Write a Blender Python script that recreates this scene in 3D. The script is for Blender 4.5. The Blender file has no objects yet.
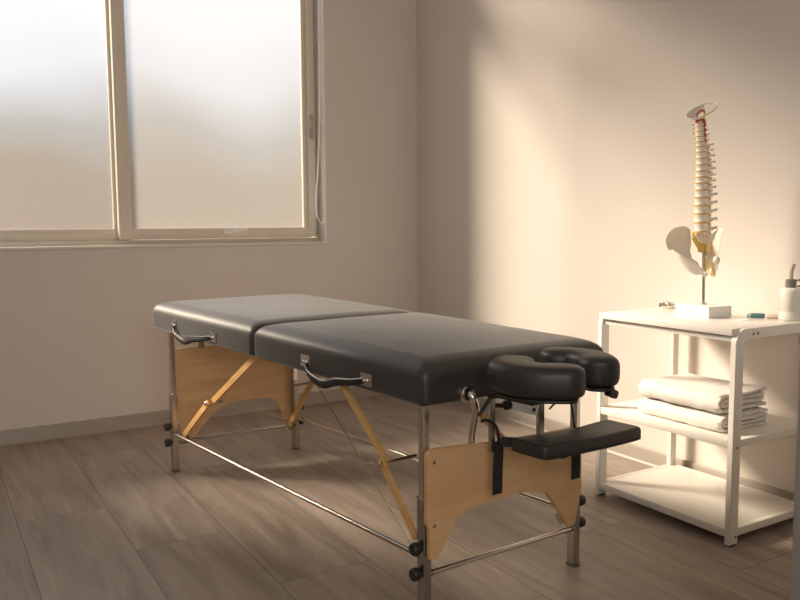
import bpy, bmesh, math, random
from mathutils import Vector, Matrix, noise
random.seed(7)
C = bpy.context.scene.collection
PI = math.pi
V = Vector

# ------------------------------------------------------------------ materials
def mat(name, col, rough=.5, metal=0., spec=.5, coat=0., bump=None, var=None, sheen=0., sss=0.):
    m = bpy.data.materials.new(name); m.use_nodes = True
    nt = m.node_tree; b = nt.nodes['Principled BSDF']
    b.inputs['Base Color'].default_value = (*col, 1)
    b.inputs['Roughness'].default_value = rough
    b.inputs['Metallic'].default_value = metal
    b.inputs['Specular IOR Level'].default_value = spec
    b.inputs['Coat Weight'].default_value = coat; b.inputs['Coat Roughness'].default_value = .34
    if sheen:
        b.inputs['Sheen Weight'].default_value = sheen
        b.inputs['Sheen Roughness'].default_value = .35
    if sss:
        b.inputs['Subsurface Weight'].default_value = sss
        b.inputs['Subsurface Radius'].default_value = (.01, .006, .004)
    tc = nt.nodes.new('ShaderNodeTexCoord')
    if bump:
        n = nt.nodes.new('ShaderNodeTexNoise'); n.inputs['Scale'].default_value = bump[0]
        n.inputs['Detail'].default_value = 4
        nt.links.new(tc.outputs['Object'], n.inputs['Vector'])
        bp = nt.nodes.new('ShaderNodeBump'); bp.inputs['Strength'].default_value = bump[1]
        bp.inputs['Distance'].default_value = bump[2] if len(bump) > 2 else .002
        nt.links.new(n.outputs['Fac'], bp.inputs['Height'])
        nt.links.new(bp.outputs['Normal'], b.inputs['Normal'])
    if var:   # gentle mottling between two colours: (scale, other colour)
        n = nt.nodes.new('ShaderNodeTexNoise'); n.inputs['Scale'].default_value = var[0]
        n.inputs['Detail'].default_value = 5
        nt.links.new(tc.outputs['Object'], n.inputs['Vector'])
        mx = nt.nodes.new('ShaderNodeMix'); mx.data_type = 'RGBA'
        mx.inputs[6].default_value = (*col, 1); mx.inputs[7].default_value = (*var[1], 1)
        nt.links.new(n.outputs['Fac'], mx.inputs[0])
        nt.links.new(mx.outputs[2], b.inputs['Base Color'])
    return m

def wood_mat(name, c1, c2, axis_scale, rot, rough=.5):
    m = bpy.data.materials.new(name); m.use_nodes = True
    nt = m.node_tree; b = nt.nodes['Principled BSDF']; L = nt.links
    tc = nt.nodes.new('ShaderNodeTexCoord')
    mp = nt.nodes.new('ShaderNodeMapping'); mp.inputs['Scale'].default_value = axis_scale
    mp.inputs['Rotation'].default_value = rot
    L.new(tc.outputs['Object'], mp.inputs['Vector'])
    n = nt.nodes.new('ShaderNodeTexNoise'); n.inputs['Scale'].default_value = 3; n.inputs['Detail'].default_value = 6
    n.inputs['Distortion'].default_value = .6
    L.new(mp.outputs['Vector'], n.inputs['Vector'])
    r = nt.nodes.new('ShaderNodeValToRGB')
    r.color_ramp.elements[0].position = .3; r.color_ramp.elements[0].color = (*c1, 1)
    r.color_ramp.elements[1].position = .7; r.color_ramp.elements[1].color = (*c2, 1)
    L.new(n.outputs['Fac'], r.inputs['Fac']); L.new(r.outputs['Color'], b.inputs['Base Color'])
    b.inputs['Roughness'].default_value = rough
    return m

def floor_mat():
    m = bpy.data.materials.new('oak_vinyl_planks'); m.use_nodes = True
    nt = m.node_tree; b = nt.nodes['Principled BSDF']; L = nt.links
    def math_(op, a, bb=None):
        n = nt.nodes.new('ShaderNodeMath'); n.operation = op
        for i, v in enumerate((a, bb)):
            if v is None: continue
            if isinstance(v, (int, float)): n.inputs[i].default_value = v
            else: L.new(v, n.inputs[i])
        return n.outputs[0]
    g = nt.nodes.new('ShaderNodeNewGeometry'); sp = nt.nodes.new('ShaderNodeSeparateXYZ')
    L.new(g.outputs['Position'], sp.inputs[0])
    X = sp.outputs['X']; Y = sp.outputs['Y']
    PW, PL = .305, 1.22
    u = math_('DIVIDE', math_('SUBTRACT', X, .235), PW)
    row = math_('FLOOR', u)
    wn = nt.nodes.new('ShaderNodeTexWhiteNoise'); wn.noise_dimensions = '1D'; L.new(row, wn.inputs['W'])
    # joints staggered by a third of a plank from row to row
    v = math_('ADD', math_('DIVIDE', math_('SUBTRACT', Y, 2.57), PL), math_('MULTIPLY', math_('SUBTRACT', row, 1), .385))
    col = math_('FLOOR', v)
    fu = math_('FRACT', u); fv = math_('FRACT', v)
    du = math_('MULTIPLY', math_('MINIMUM', fu, math_('SUBTRACT', 1, fu)), PW)
    dv = math_('MULTIPLY', math_('MINIMUM', fv, math_('SUBTRACT', 1, fv)), PL)
    d = math_('MINIMUM', du, dv)
    seam = nt.nodes.new('ShaderNodeMapRange'); seam.inputs['From Min'].default_value = .0006; seam.inputs['From Max'].default_value = .0024
    L.new(d, seam.inputs['Value'])
    cmb = nt.nodes.new('ShaderNodeCombineXYZ')
    L.new(row, cmb.inputs[0]); L.new(col, cmb.inputs[1])
    wn2 = nt.nodes.new('ShaderNodeTexWhiteNoise'); wn2.noise_dimensions = '3D'; L.new(cmb.outputs[0], wn2.inputs['Vector'])
    # grain
    gc = nt.nodes.new('ShaderNodeCombineXYZ')
    L.new(math_('MULTIPLY', X, 9.), gc.inputs[0]); L.new(math_('MULTIPLY', Y, .9), gc.inputs[1])
    L.new(math_('MULTIPLY', wn2.outputs['Value'], 37.), gc.inputs[2])
    n1 = nt.nodes.new('ShaderNodeTexNoise'); n1.inputs['Scale'].default_value = 1.6; n1.inputs['Detail'].default_value = 8
    n1.inputs['Roughness'].default_value = .62; n1.inputs['Distortion'].default_value = .9
    L.new(gc.outputs[0], n1.inputs['Vector'])
    gc2 = nt.nodes.new('ShaderNodeCombineXYZ')
    L.new(math_('MULTIPLY', X, 120.), gc2.inputs[0]); L.new(math_('MULTIPLY', Y, 5.), gc2.inputs[1])
    n2 = nt.nodes.new('ShaderNodeTexNoise'); n2.inputs['Scale'].default_value = 1.; n2.inputs['Detail'].default_value = 3
    L.new(gc2.outputs[0], n2.inputs['Vector'])
    r = nt.nodes.new('ShaderNodeValToRGB'); e = r.color_ramp.elements
    e[0].position = .28; e[0].color = (.225, .178, .145, 1); e[1].position = .72; e[1].color = (.43, .36, .30, 1)
    k = e.new(.5); k.color = (.335, .275, .228, 1)
    L.new(n1.outputs['Fac'], r.inputs['Fac'])
    tone = math_('ADD', math_('ADD', .80, math_('MULTIPLY', wn2.outputs['Value'], .16)), math_('MULTIPLY', n2.outputs['Fac'], .26))
    tone = math_('MULTIPLY', tone, math_('ADD', .45, math_('MULTIPLY', seam.outputs[0], .55)))
    mx = nt.nodes.new('ShaderNodeMix'); mx.data_type = 'RGBA'; mx.blend_type = 'MULTIPLY'; mx.inputs[0].default_value = 1
    L.new(r.outputs['Color'], mx.inputs[6])
    cc = nt.nodes.new('ShaderNodeCombineColor')
    for i in range(3): L.new(tone, cc.inputs[i])
    L.new(cc.outputs[0], mx.inputs[7]); L.new(mx.outputs[2], b.inputs['Base Color'])
    L.new(math_('ADD', .38, math_('MULTIPLY', n1.outputs['Fac'], .2)), b.inputs['Roughness'])
    b.inputs['Specular IOR Level'].default_value = .4
    bp = nt.nodes.new('ShaderNodeBump'); bp.inputs['Strength'].default_value = .25; bp.inputs['Distance'].default_value = .0012
    L.new(math_('ADD', math_('MULTIPLY', n2.outputs['Fac'], .5), seam.outputs[0]), bp.inputs['Height'])
    L.new(bp.outputs['Normal'], b.inputs['Normal'])
    return m

def frosted_mat(FROST, tint=(.93, .95, .97)):
    m = bpy.data.materials.new('frosted_glass'); m.use_nodes = True
    nt = m.node_tree; L = nt.links
    for n in list(nt.nodes):
        if n.type != 'OUTPUT_MATERIAL': nt.nodes.remove(n)
    out = nt.nodes['Material Output']
    tr = nt.nodes.new('ShaderNodeBsdfTransparent'); tr.inputs[0].default_value = (.97, .98, 1, 1)
    tl = nt.nodes.new('ShaderNodeBsdfTranslucent'); tl.inputs[0].default_value = (*tint, 1)
    tc = nt.nodes.new('ShaderNodeTexCoord')
    n = nt.nodes.new('ShaderNodeTexNoise'); n.inputs['Scale'].default_value = 110; n.inputs['Detail'].default_value = 3
    L.new(tc.outputs['Object'], n.inputs['Vector'])
    mr = nt.nodes.new('ShaderNodeMapRange'); mr.inputs['To Min'].default_value = FROST - .06; mr.inputs['To Max'].default_value = FROST + .06
    L.new(n.outputs['Fac'], mr.inputs['Value'])
    mx = nt.nodes.new('ShaderNodeMixShader'); L.new(mr.outputs[0], mx.inputs[0])
    L.new(tr.outputs[0], mx.inputs[1]); L.new(tl.outputs[0], mx.inputs[2])
    gl = nt.nodes.new('ShaderNodeBsdfGlossy'); gl.inputs['Roughness'].default_value = .45
    m2 = nt.nodes.new('ShaderNodeMixShader'); m2.inputs[0].default_value = .04
    L.new(mx.outputs[0], m2.inputs[1]); L.new(gl.outputs[0], m2.inputs[2])
    L.new(m2.outputs[0], out.inputs['Surface'])
    return m

FROST = .06
M = {}
M['wall'] = mat('painted_plaster', (.70, .65, .60), .85, spec=.2, bump=(55, .12, .003), var=(2.2, (.665, .615, .565)))
M['ceiling'] = mat('ceiling_paint', (.8, .76, .7), .9, spec=.2)
M['floor'] = floor_mat()
M['skirting'] = mat('taupe_vinyl_skirting', (.36, .315, .275), .42, var=(6, (.33, .29, .25)))
M['frame'] = mat('champagne_window_frame', (.70, .63, .535), .42, spec=.5)
M['bead'] = mat('cream_glazing_bead', (.72, .67, .58), .5)
M['gap_strip'] = mat('dark_gap_strip', (.12, .105, .085), .6)
M['reveal'] = mat('sunlit_reveal_white', (.90, .89, .87), .6)  # whitened to stand in for sunlight falling on the reveal
M['glass'] = frosted_mat(.09, (.68, .69, .70)); M['dense_glass'] = frosted_mat(.19, (.50, .50, .50))
M['silver'] = mat('satin_silver', (.80, .80, .80), .3, metal=.35)
M['catch'] = mat('dull_catch_metal', (.42, .37, .31), .4, metal=.3)
M['cord'] = mat('white_cord', (.90, .89, .86), .6)
M['leather'] = mat('black_vinyl', (.015, .0138, .0128), .50, spec=.75, sheen=.36, bump=(420, .16, .0006), var=(3, (.034, .031, .028)))
M['leather_matte'] = mat('black_vinyl_soft', (.020, .018, .0165), .46, spec=.6, bump=(420, .16, .0006))
M['chrome'] = mat('polished_chrome', (.74, .70, .64), .16, metal=1.)
M['steel'] = mat('brushed_steel_tube', (.50, .47, .42), .27, metal=1., bump=(90, .05, .0005))
M['black'] = mat('black_plastic', (.014, .013, .012), .45)
M['web'] = mat('black_webbing', (.012, .011, .010), .8, bump=(500, .3, .001))
M['ply'] = wood_mat('maple_plywood', (.58, .34, .155), (.69, .45, .235), (1.2, 1.2, 9), (0, 0, 0), .45)
M['brace'] = wood_mat('beech_brace', (.58, .33, .12), (.70, .44, .19), (2, 2, 7), (0, .6, 0), .45)
M['dark_ply'] = mat('plywood_edge', (.42, .27, .14), .6)
M['cart'] = mat('white_powder_coat', (.80, .765, .70), .42, spec=.45, bump=(300, .05, .0005))
M['carttop'] = mat('white_laminate', (.80, .77, .715), .22, spec=.5)
M['foot'] = mat('grey_rubber_foot', (.10, .09, .08), .7)
M['screw'] = mat('dull_screw', (.28, .25, .21), .4, metal=.8)
M['towel'] = mat('white_terry', (.86, .825, .77), .95, spec=.1, bump=(380, .9, .004), sheen=.3)
M['bone'] = mat('bone_resin', (.86, .79, .68), .45, sss=.1, var=(30, (.80, .71, .58)))
M['disc'] = mat('disc_amber', (.70, .40, .10), .45)
M['nerve'] = mat('nerve_yellow', (.74, .50, .08), .45)
M['artery'] = mat('artery_red', (.42, .045, .03), .4)
M['stand'] = mat('white_stand_block', (.80, .77, .74), .5)
M['clear'] = mat('clear_plastic_plate', (.78, .74, .69), .2)
M['bottle'] = mat('white_bottle_plastic', (.78, .74, .68), .35)
M['clearplastic'] = mat('smoky_nozzle_plastic', (.50, .46, .41), .3)
M['collar'] = mat('dark_grey_collar', (.20, .18, .16), .35)
M['teal'] = mat('teal_plastic', (.10, .24, .25), .4)
M['tealcap'] = mat('pale_teal_cap', (.40, .52, .50), .4)
M['beige'] = mat('beige_plastic', (.72, .58, .46), .45)
M['cabinet'] = mat('grey_cabinet_paint', (.27, .25, .225), .6)

# ------------------------------------------------------------------ mesh helpers
def box(bm, a, b, bev=0., seg=2):
    a, b = V(a), V(b)
    r = bmesh.ops.create_cube(bm, size=1)
    for v in r['verts']:
        v.co = V(((a.x + b.x) / 2 + v.co.x * (b.x - a.x), (a.y + b.y) / 2 + v.co.y * (b.y - a.y), (a.z + b.z) / 2 + v.co.z * (b.z - a.z)))
    if bev:
        es = list({e for v in r['verts'] for e in v.link_edges})
        bmesh.ops.bevel(bm, geom=es, offset=bev, segments=seg, affect='EDGES', profile=.5)

def frames(pts, closed=False):
    n = len(pts); T = []
    for i in range(n):
        if closed: t = pts[(i + 1) % n] - pts[i - 1]
        else: t = pts[min(i + 1, n - 1)] - pts[max(i - 1, 0)]
        T.append(t.normalized())
    up = V((0, 0, 1)) if abs(T[0].z) < .9 else V((1, 0, 0))
    N = [(up - T[0] * up.dot(T[0])).normalized()]
    for i in range(1, n):
        q = T[i - 1].rotation_difference(T[i]); N.append((q @ N[-1]).normalized())
    return T, N

def tube(bm, pts, r, n=12, closed=False, prof=None):
    """sweep a circle (or the 2D profile prof) along pts; r is a radius or one per point"""
    pts = [V(p) for p in pts]; T, N = frames(pts, closed)
    rings = []
    for i, p in enumerate(pts):
        rr = r[i] if isinstance(r, (list, tuple)) else r
        B = T[i].cross(N[i]); ring = []
        if prof:
            for (x, y) in prof: ring.append(bm.verts.new(p + N[i] * y + B * x))
        else:
            for k in range(n):
                a = 2 * PI * k / n; ring.append(bm.verts.new(p + (N[i] * math.cos(a) + B * math.sin(a)) * rr))
        rings.append(ring)
    m = len(rings[0])
    for i in range(len(rings) if closed else len(rings) - 1):
        a, b = rings[i], rings[(i + 1) % len(rings)]
        for k in range(m): bm.faces.new((a[k], a[(k + 1) % m], b[(k + 1) % m], b[k]))
    if not closed:
        bm.faces.new(rings[0][::-1]); bm.faces.new(rings[-1])

def smooth_path(pts, k=8):
    pts = [V(p) for p in pts]; out = []
    for i in range(len(pts) - 1):
        p0 = pts[max(i - 1, 0)]; p1 = pts[i]; p2 = pts[i + 1]; p3 = pts[min(i + 2, len(pts) - 1)]
        for j in range(k):
            t = j / k
            out.append(.5 * ((2 * p1) + (p2 - p0) * t + (2 * p0 - 5 * p1 + 4 * p2 - p3) * t * t + (3 * p1 - p0 - 3 * p2 + p3) * t ** 3))
    out.append(pts[-1]); return out

def bar(bm, a, b, w, h, up=(0, 0, 1), bev=.0015):
    """rectangular bar from a to b: w across, h along up"""
    a, b = V(a), V(b); t = (b - a).normalized(); up = V(up)
    n = (up - t * up.dot(t)).normalized(); s = n.cross(t)
    r = bmesh.ops.create_cube(bm, size=1)
    for v in r['verts']:
        x, y, z = v.co
        v.co = (a + b) / 2 + t * (x * (b - a).length) + s * (y * w) + n * (z * h)
    if bev: bmesh.ops.bevel(bm, geom=list({e for v in r['verts'] for e in v.link_edges}), offset=bev, segments=2, affect='EDGES')

def prism(bm, pts, ext, bev=0.):
    """closed outline pts (3D) extruded by ext"""
    ext = V(ext); n = len(pts)
    A = [bm.verts.new(V(p)) for p in pts]; B = [bm.verts.new(V(p) + ext) for p in pts]
    f1 = bm.faces.new(A); f2 = bm.faces.new(B[::-1])
    for i in range(n): bm.faces.new((A[i], B[i], B[(i + 1) % n], A[(i + 1) % n]))
    bmesh.ops.recalc_face_normals(bm, faces=bm.faces[:])
    if bev:
        es = [e for f in (f1, f2) for e in f.edges]
        bmesh.ops.bevel(bm, geom=es, offset=bev, segments=2, affect='EDGES')

def lathe(bm, prof, center, axis=(0, 0, 1), n=28):
    c = V(center); ax = V(axis).normalized(); q = V((0, 0, 1)).rotation_difference(ax)
    rings = []
    for (r, z) in prof:
        if r < 1e-6: rings.append([bm.verts.new(c + q @ V((0, 0, z)))])
        else: rings.append([bm.verts.new(c + q @ V((r * math.cos(2 * PI * k / n), r * math.sin(2 * PI * k / n), z))) for k in range(n)])
    for a, b in zip(rings, rings[1:]):
        for k in range(n):
            k2 = (k + 1) % n
            if len(a) == 1 and len(b) == 1: continue
            if len(a) == 1: bm.faces.new((a[0], b[k2], b[k]))
            elif len(b) == 1: bm.faces.new((a[k], a[k2], b[0]))
            else: bm.faces.new((a[k], a[k2], b[k2], b[k]))
    if prof[0] == prof[-1]: bmesh.ops.remove_doubles(bm, verts=rings[0] + rings[-1], dist=1e-6); return
    if len(rings[0]) > 1: bm.faces.new(rings[0][::-1])
    if len(rings[-1]) > 1: bm.faces.new(rings[-1])

def ball(bm, c, r, sc=(1, 1, 1), rot=None, seg=12):
    g = bmesh.ops.create_uvsphere(bm, u_segments=seg, v_segments=max(6, seg // 2 + 2), radius=1)
    for v in g['verts']:
        p = V((v.co.x * r * sc[0], v.co.y * r * sc[1], v.co.z * r * sc[2]))
        v.co = V(c) + (rot @ p if rot else p)

def obj(name, bm, m, parent=None, sharp=35, sub=0):
    root = parent
    off = V((0, 0, 0))
    while root is not None:
        off += root.location; root = root.parent
    for v in bm.verts: v.co -= off
    bmesh.ops.recalc_face_normals(bm, faces=bm.faces[:])
    me = bpy.data.meshes.new(name); bm.to_mesh(me); bm.free()
    for p in me.polygons: p.use_smooth = True
    me.set_sharp_from_angle(angle=math.radians(sharp))
    me.materials.append(m if not isinstance(m, str) else M[m])
    o = bpy.data.objects.new(name, me); C.objects.link(o)
    if parent is not None: o.parent = parent
    if sub:
        s = o.modifiers.new('smooth', 'SUBSURF'); s.levels = sub; s.render_levels = sub
    return o

def thing(name, label, cat, loc, group=None):
    o = bpy.data.objects.new(name, None); C.objects.link(o); o.location = loc
    o.empty_display_size = .1
    o['label'] = label; o['category'] = cat
    if group: o['group'] = group
    return o

def tag(o, label, cat, group=None):
    o['label'] = label; o['category'] = cat
    if group: o['group'] = group
    return o

def struct(name, bm, m, parent=None, sharp=35):
    o = obj(name, bm, m, parent, sharp)
    o['kind'] = 'structure'
    return o

def B(): return bmesh.new()

# ------------------------------------------------------------------ room shell
XR, YW, ZC, XL, YB = 2.659, 4.19, 3.45, -2.0, -1.6     # right wall, window wall, ceiling, left wall, back wall
WX0, WX1, WZ0, WZ1 = -.56, 2.031, .952, 3.28          # window opening
YO = YW + .16                                          # outer face of the window wall
bm = B(); box(bm, (XL - .15, YB - .15, -.1), (XR + .15, YO, 0)); struct('floor', bm, 'floor')
bm = B(); box(bm, (XL - .15, YB - .15, ZC), (XR + .15, YO, ZC + .1)); struct('ceiling', bm, 'ceiling')
bm = B()
box(bm, (XL, YW, 0), (WX0, YO, ZC)); box(bm, (WX1, YW, 0), (XR, YO, ZC))
box(bm, (WX0, YW, 0), (WX1, YO, WZ0)); box(bm, (WX0, YW, WZ1), (WX1, YO, ZC))
struct('wall_window', bm, 'wall')
bm = B(); box(bm, (XR, YB, 0), (XR + .15, YO, ZC)); struct('wall_right', bm, 'wall')
bm = B(); box(bm, (XL - .15, YB, 0), (XL, YO, ZC)); struct('wall_left', bm, 'wall')
bm = B(); box(bm, (XL, YB - .15, 0), (XR, YB, ZC)); struct('wall_back', bm, 'wall')

def skirting(name, a, b, nrm):
    """coved vinyl skirting from a to b on the floor, standing out along nrm"""
    bm = B(); a, b, nrm = V(a), V(b), V(nrm)
    prof = [(0, 0), (.018, 0), (.018, .003), (.012, .008), (.009, .016), (.0085, .066), (.006, .071), (0, .072)]
    pa = [a + nrm * x + V((0, 0, z)) for x, z in prof]
    prism(bm, pa, b - a); return struct(name, bm, 'skirting', sharp=50)
skirting('baseboard_window', (XL, YW, 0), (XR, YW, 0), (0, -1, 0))
skirting('baseboard_right', (XR, YB, 0), (XR, YW - .018, 0), (-1, 0, 0))
skirting('baseboard_left', (XL, YB, 0), (XL, YW - .018, 0), (1, 0, 0))
skirting('baseboard_back', (XL + .018, YB, 0), (XR - .018, YB, 0), (0, 1, 0))

# window: outer frame, a proud opening sash on the right, fixed recessed panes to its left
win = bpy.data.objects.new('window_1', None); C.objects.link(win); win.location = (.4, YW + .1, WZ0)
win['kind'] = 'structure'
YF = YW + .095                        # front face of the outer frame
bm = B()
box(bm, (WX0, YF, WZ0), (WX1, YO, WZ0 + .026), .002); box(bm, (WX0, YF, WZ1 - .05), (WX1, YO, WZ1), .002)
box(bm, (WX1 - .022, YF + .004, WZ0 + .026), (WX1, YO, WZ1 - .05), .002); box(bm, (WX0, YF, WZ0 + .026), (WX0 + .03, YO, WZ1 - .05), .002)
box(bm, (.878, YF + .01, WZ0 + .026), (.925, YO, WZ1 - .05), .002)
struct('window_frame', bm, 'frame', win)
bm = B(); box(bm, (WX0, YW - .012, WZ0 - .013), (WX1 + .006, YF + .012, WZ0 + .002), .004)
struct('window_sill', bm, 'bead', win)
bm = B(); box(bm, (WX1 - .006, YW, WZ0 + .002), (WX1, YF + .01, WZ1), .001)
struct('window_reveal', bm, 'reveal', win)
def pane_frame(x0, x1, z0, z1, y0, y1, ml, mr, mb, mt, name, m='frame'):
    bm = B()
    box(bm, (x0, y0, z0), (x0 + ml, y1, z1), .003); box(bm, (x1 - mr, y0, z0), (x1, y1, z1), .003)
    box(bm, (x0 + ml, y0, z0), (x1 - mr, y1, z0 + mb), .003); box(bm, (x0 + ml, y0, z1 - mt), (x1 - mr, y1, z1), .003)
    return struct(name, bm, m, win)
SY = YF - .028                         # front face of the proud sash
sash = pane_frame(.885, 1.999, WZ0 + .030, WZ1 - .04, SY, YF + .018, .058, .044, .056, .06, 'sash')
def bead(x0, x1, z0, z1, y0, y1, t, par):
    bm = B()
    box(bm, (x0, y0, z0), (x0 + t, y1, z1), .002); box(bm, (x1 - t, y0, z0), (x1, y1, z1), .002)
    box(bm, (x0 + t, y0, z0), (x1 - t, y1, z0 + t), .002); box(bm, (x0 + t, y0, z1 - t), (x1 - t, y1, z1), .002)
    return bm
bmx = B(); box(bmx, (1.927, YF - .006, WZ0 + .086), (1.9555, YF + .018, WZ1 - .1), .003); b_ = struct('glazing_bead', bmx, 'bead', sash)
bm = B(); box(bm, (.9425, YF + .004, WZ0 + .0855), (1.9275, YF + .010, WZ1 - .0995)); struct('pane', bm, 'dense_glass', win)
bm = B(); box(bm, (.8765, SY + .001, WZ0 + .031), (.8855, YF + .012, WZ1 - .041), .001); struct('sash_edge', bm, 'bead', sash)  # lighter cream than the sash stands in for light on its side
bm = B(); box(bm, (1.9985, YF - .01, WZ0 + .03), (2.0095, YF + .004, WZ1 - .05)); struct('gap_strip', bm, 'gap_strip', sash)  # dark strip stands in for the shadow gap beside the sash
lf = pane_frame(-.53, .878, WZ0 + .026, WZ1 - .05, YF + .02, YO - .01, .03, .008, .05, .05, 'sash')
b_ = struct('glazing_bead', bead(-.505, .871, WZ0 + .075, WZ1 - .1, YF + .024, YF + .045, .010, lf), 'bead', lf)
bm = B(); box(bm, (-.496, YF + .034, WZ0 + .084), (.862, YF + .040, WZ1 - .108)); struct('pane', bm, 'glass', win)
# lever on the lower rail and catch on the right stile of the sash
hd = bpy.data.objects.new('window_handle', None); C.objects.link(hd); hd.location = (0, 0, 0); hd.parent = sash; hd['kind'] = 'structure'
bm = B(); box(bm, (1.425, SY - .010, 1.000), (1.47, SY, 1.030), .004)
tube(bm, [(1.44, SY, 1.012), (1.44, SY - .02, 1.012)], .009)
tube(bm, smooth_path([(1.425, SY - .022, 1.010), (1.46, SY - .026, 1.021), (1.50, SY - .024, 1.024), (1.556, SY - .020, 1.026)]), .0075, prof=[(-.006, -.006), (.006, -.006), (.006, .006), (-.006, .006)])
C.objects.unlink(hd); bpy.data.objects.remove(hd)
struct('window_handle', bm, 'silver', sash)
bm = B(); box(bm, (1.957, SY - .008, 1.555), (1.983, SY, 1.69), .003); box(bm, (1.962, SY - .018, 1.60), (1.978, SY - .006, 1.655), .003)
tube(bm, [(1.97, SY - .012, 1.60), (1.97, SY - .016, 1.545)], .005)
struct('window_catch', bm, 'catch', sash)
# hanging white control cord looped beside the reveal
bm = B()
yc = YW + .02
pts = smooth_path([(2.012, yc, 2.47), (2.008, yc, 2.0), (2.002, yc - .002, 1.62), (1.988, yc - .006, 1.38), (1.972, yc - .008, 1.20), (1.976, yc - .01, 1.10), (1.998, yc - .012, 1.064), (2.018, yc - .012, 1.07), (2.024, yc - .01, 1.13), (2.0225, yc, 1.25), (2.0215, yc + .004, 1.6), (2.021, yc + .004, 2.47)], 8)
tube(bm, pts, .0040, 8)
bl = thing('roller_blind', 'white roller blind with its cord loop hanging beside the right edge of the window', 'blind', (1.46, yc, 2.47))
obj('cord', bm, 'cord', bl)
bm = B(); tube(bm, [(.93, yc, 2.83), (2.02, yc, 2.83)], .03, 20); obj('roller', bm, 'cord', bl)
bm = B(); box(bm, (.94, yc - .003, 2.615), (2.0, yc - .001, 2.83)); obj('fabric', bm, 'cord', bl)  # unseen fabric, let down to trim the sun patch on the right wall
bm = B(); box(bm, (.94, yc - .008, 2.60), (2.0, yc + .006, 2.618), .003); obj('hem_bar', bm, 'cord', bl)
bm = B(); box(bm, (2.008, yc - .012, 2.46), (2.0245, yc + .02, 2.87), .003); obj('bracket', bm, 'cord', bl)

# ------------------------------------------------------------------ massage table
NL = V((1.0915, 1.6995, 0)); TS = V((math.cos(math.radians(4)), math.sin(math.radians(4)), 0))
TL = V((-math.sin(math.radians(7.5)), math.cos(math.radians(7.5)), 0)); UZ = V((0, 0, 1))
def T(s, l, z): return NL + TS * s + TL * l + UZ * z
table = thing('massage_table', 'folding massage table with two black padded vinyl panels, plywood end panels and chrome legs', 'massage table', NL + TS * .3 + TL * .82)

def pad_mesh(l0, l1, z0, z1, h0, h1, w_of, r_top, r_c, crown=.006, N=34, lean=.0):
    """upholstered panel: rounded top edge, tight bottom edge, slight crown"""
    bm = bmesh.new()
    W = (w_of(l0) + w_of(l1)) / 2; Ln = l1 - l0; H = h0
    nx, ny, nz = N, N + 16, 12
    def dist(n):      # samples crowded to both ends
        return [.5 - .5 * math.cos(PI * i / n) for i in range(n + 1)]
    xs, ys, zs = dist(nx), dist(ny), dist(nz)
    def place(u, v, w):
        x, y, z = u * W, v * Ln, w * H
        rt = r_top if w > .5 else .012
        hw = r_c
        cx = min(max(x, hw), W - hw); cy = min(max(y, hw), Ln - hw)
        dx, dy = x - cx, y - cy
        # vertical rounding
        cz = min(max(z, .012), H - r_top * .66)
        e = 0.
        if z > cz and w > .5: e = (z - cz) / (r_top * .66)
        elif z < cz: e = (cz - z) / .012
        # inset of the plan outline by the edge rounding
        inset = (1 - math.sqrt(max(0, 1 - min(e, 1) ** 2))) * (rt)
        # plan: round corners
        d = math.hypot(dx, dy)
        if d > 1e-9:
            m = max(abs(dx), abs(dy)); k = m / d
            x, y = cx + dx * k, cy + dy * k
        # shrink toward centre lines by inset for the side band only
        def shrink(t, T_, ins):
            return ins + t * (T_ - 2 * ins) / T_
        x = shrink(x, W, inset); y = shrink(y, Ln, inset)
        return x / W, y / Ln, z / H
    grid = {}
    def vert(i, j, k):
        key = (i, j, k)
        if key not in grid:
            u, v, w = place(xs[i], ys[j], zs[k])
            l = l0 + v * Ln; f = v
            h = h0 + (h1 - h0) * f
            zb = z0 + (z1 - z0) * f
            cr = crown * (1 - (2 * u - 1) ** 4) * (1 - (2 * v - 1) ** 6) if w > .99 else 0
            wr = .0012 * noise.noise(V((u * 5, v * 7, w * 2 + l0 * 9)))
            P = T(u * w_of(l) - .008, l, zb + w * h + cr + wr)
            grid[key] = bm.verts.new(P)
        return grid[key]
    for i in range(nx):
        for j in range(ny):
            for k in (0, nz):
                bm.faces.new((vert(i, j, k), vert(i + 1, j, k), vert(i + 1, j + 1, k), vert(i, j + 1, k)))
    for k in range(nz):
        for i in range(nx):
            for j in (0, ny): bm.faces.new((vert(i, j, k), vert(i + 1, j, k), vert(i + 1, j, k + 1), vert(i, j, k + 1)))
        for j in range(ny):
            for i in (0, nx): bm.faces.new((vert(i, j, k), vert(i, j + 1, k), vert(i, j + 1, k + 1), vert(i, j, k + 1)))
    return bm
def wid(l): return .708 + .022 * l
def padz(l): return .5795 + .0150 * min(l, 1.2)
near_pad = obj('padded_top', pad_mesh(-.014, .905, padz(0) - .003, padz(.9), .117, .117, wid, .062, .022), 'leather', table, 60)
far_pad = obj('padded_top', pad_mesh(.911, 1.832, padz(.911), .603, .117, .118, wid, .062, .022), 'leather', table, 60)
# vertical corner seams
for (s, l, p, zz) in ((-.0045, -.0105, near_pad, .5765),):
    bm = B(); tube(bm, smooth_path([T(s, l, zz + .004), T(s, l, zz + .05), T(s, l + (.002 if l < 1 else -.002), zz + .078)], 4), .0012, 6); obj('seam', bm, 'leather_matte', p)

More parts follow.
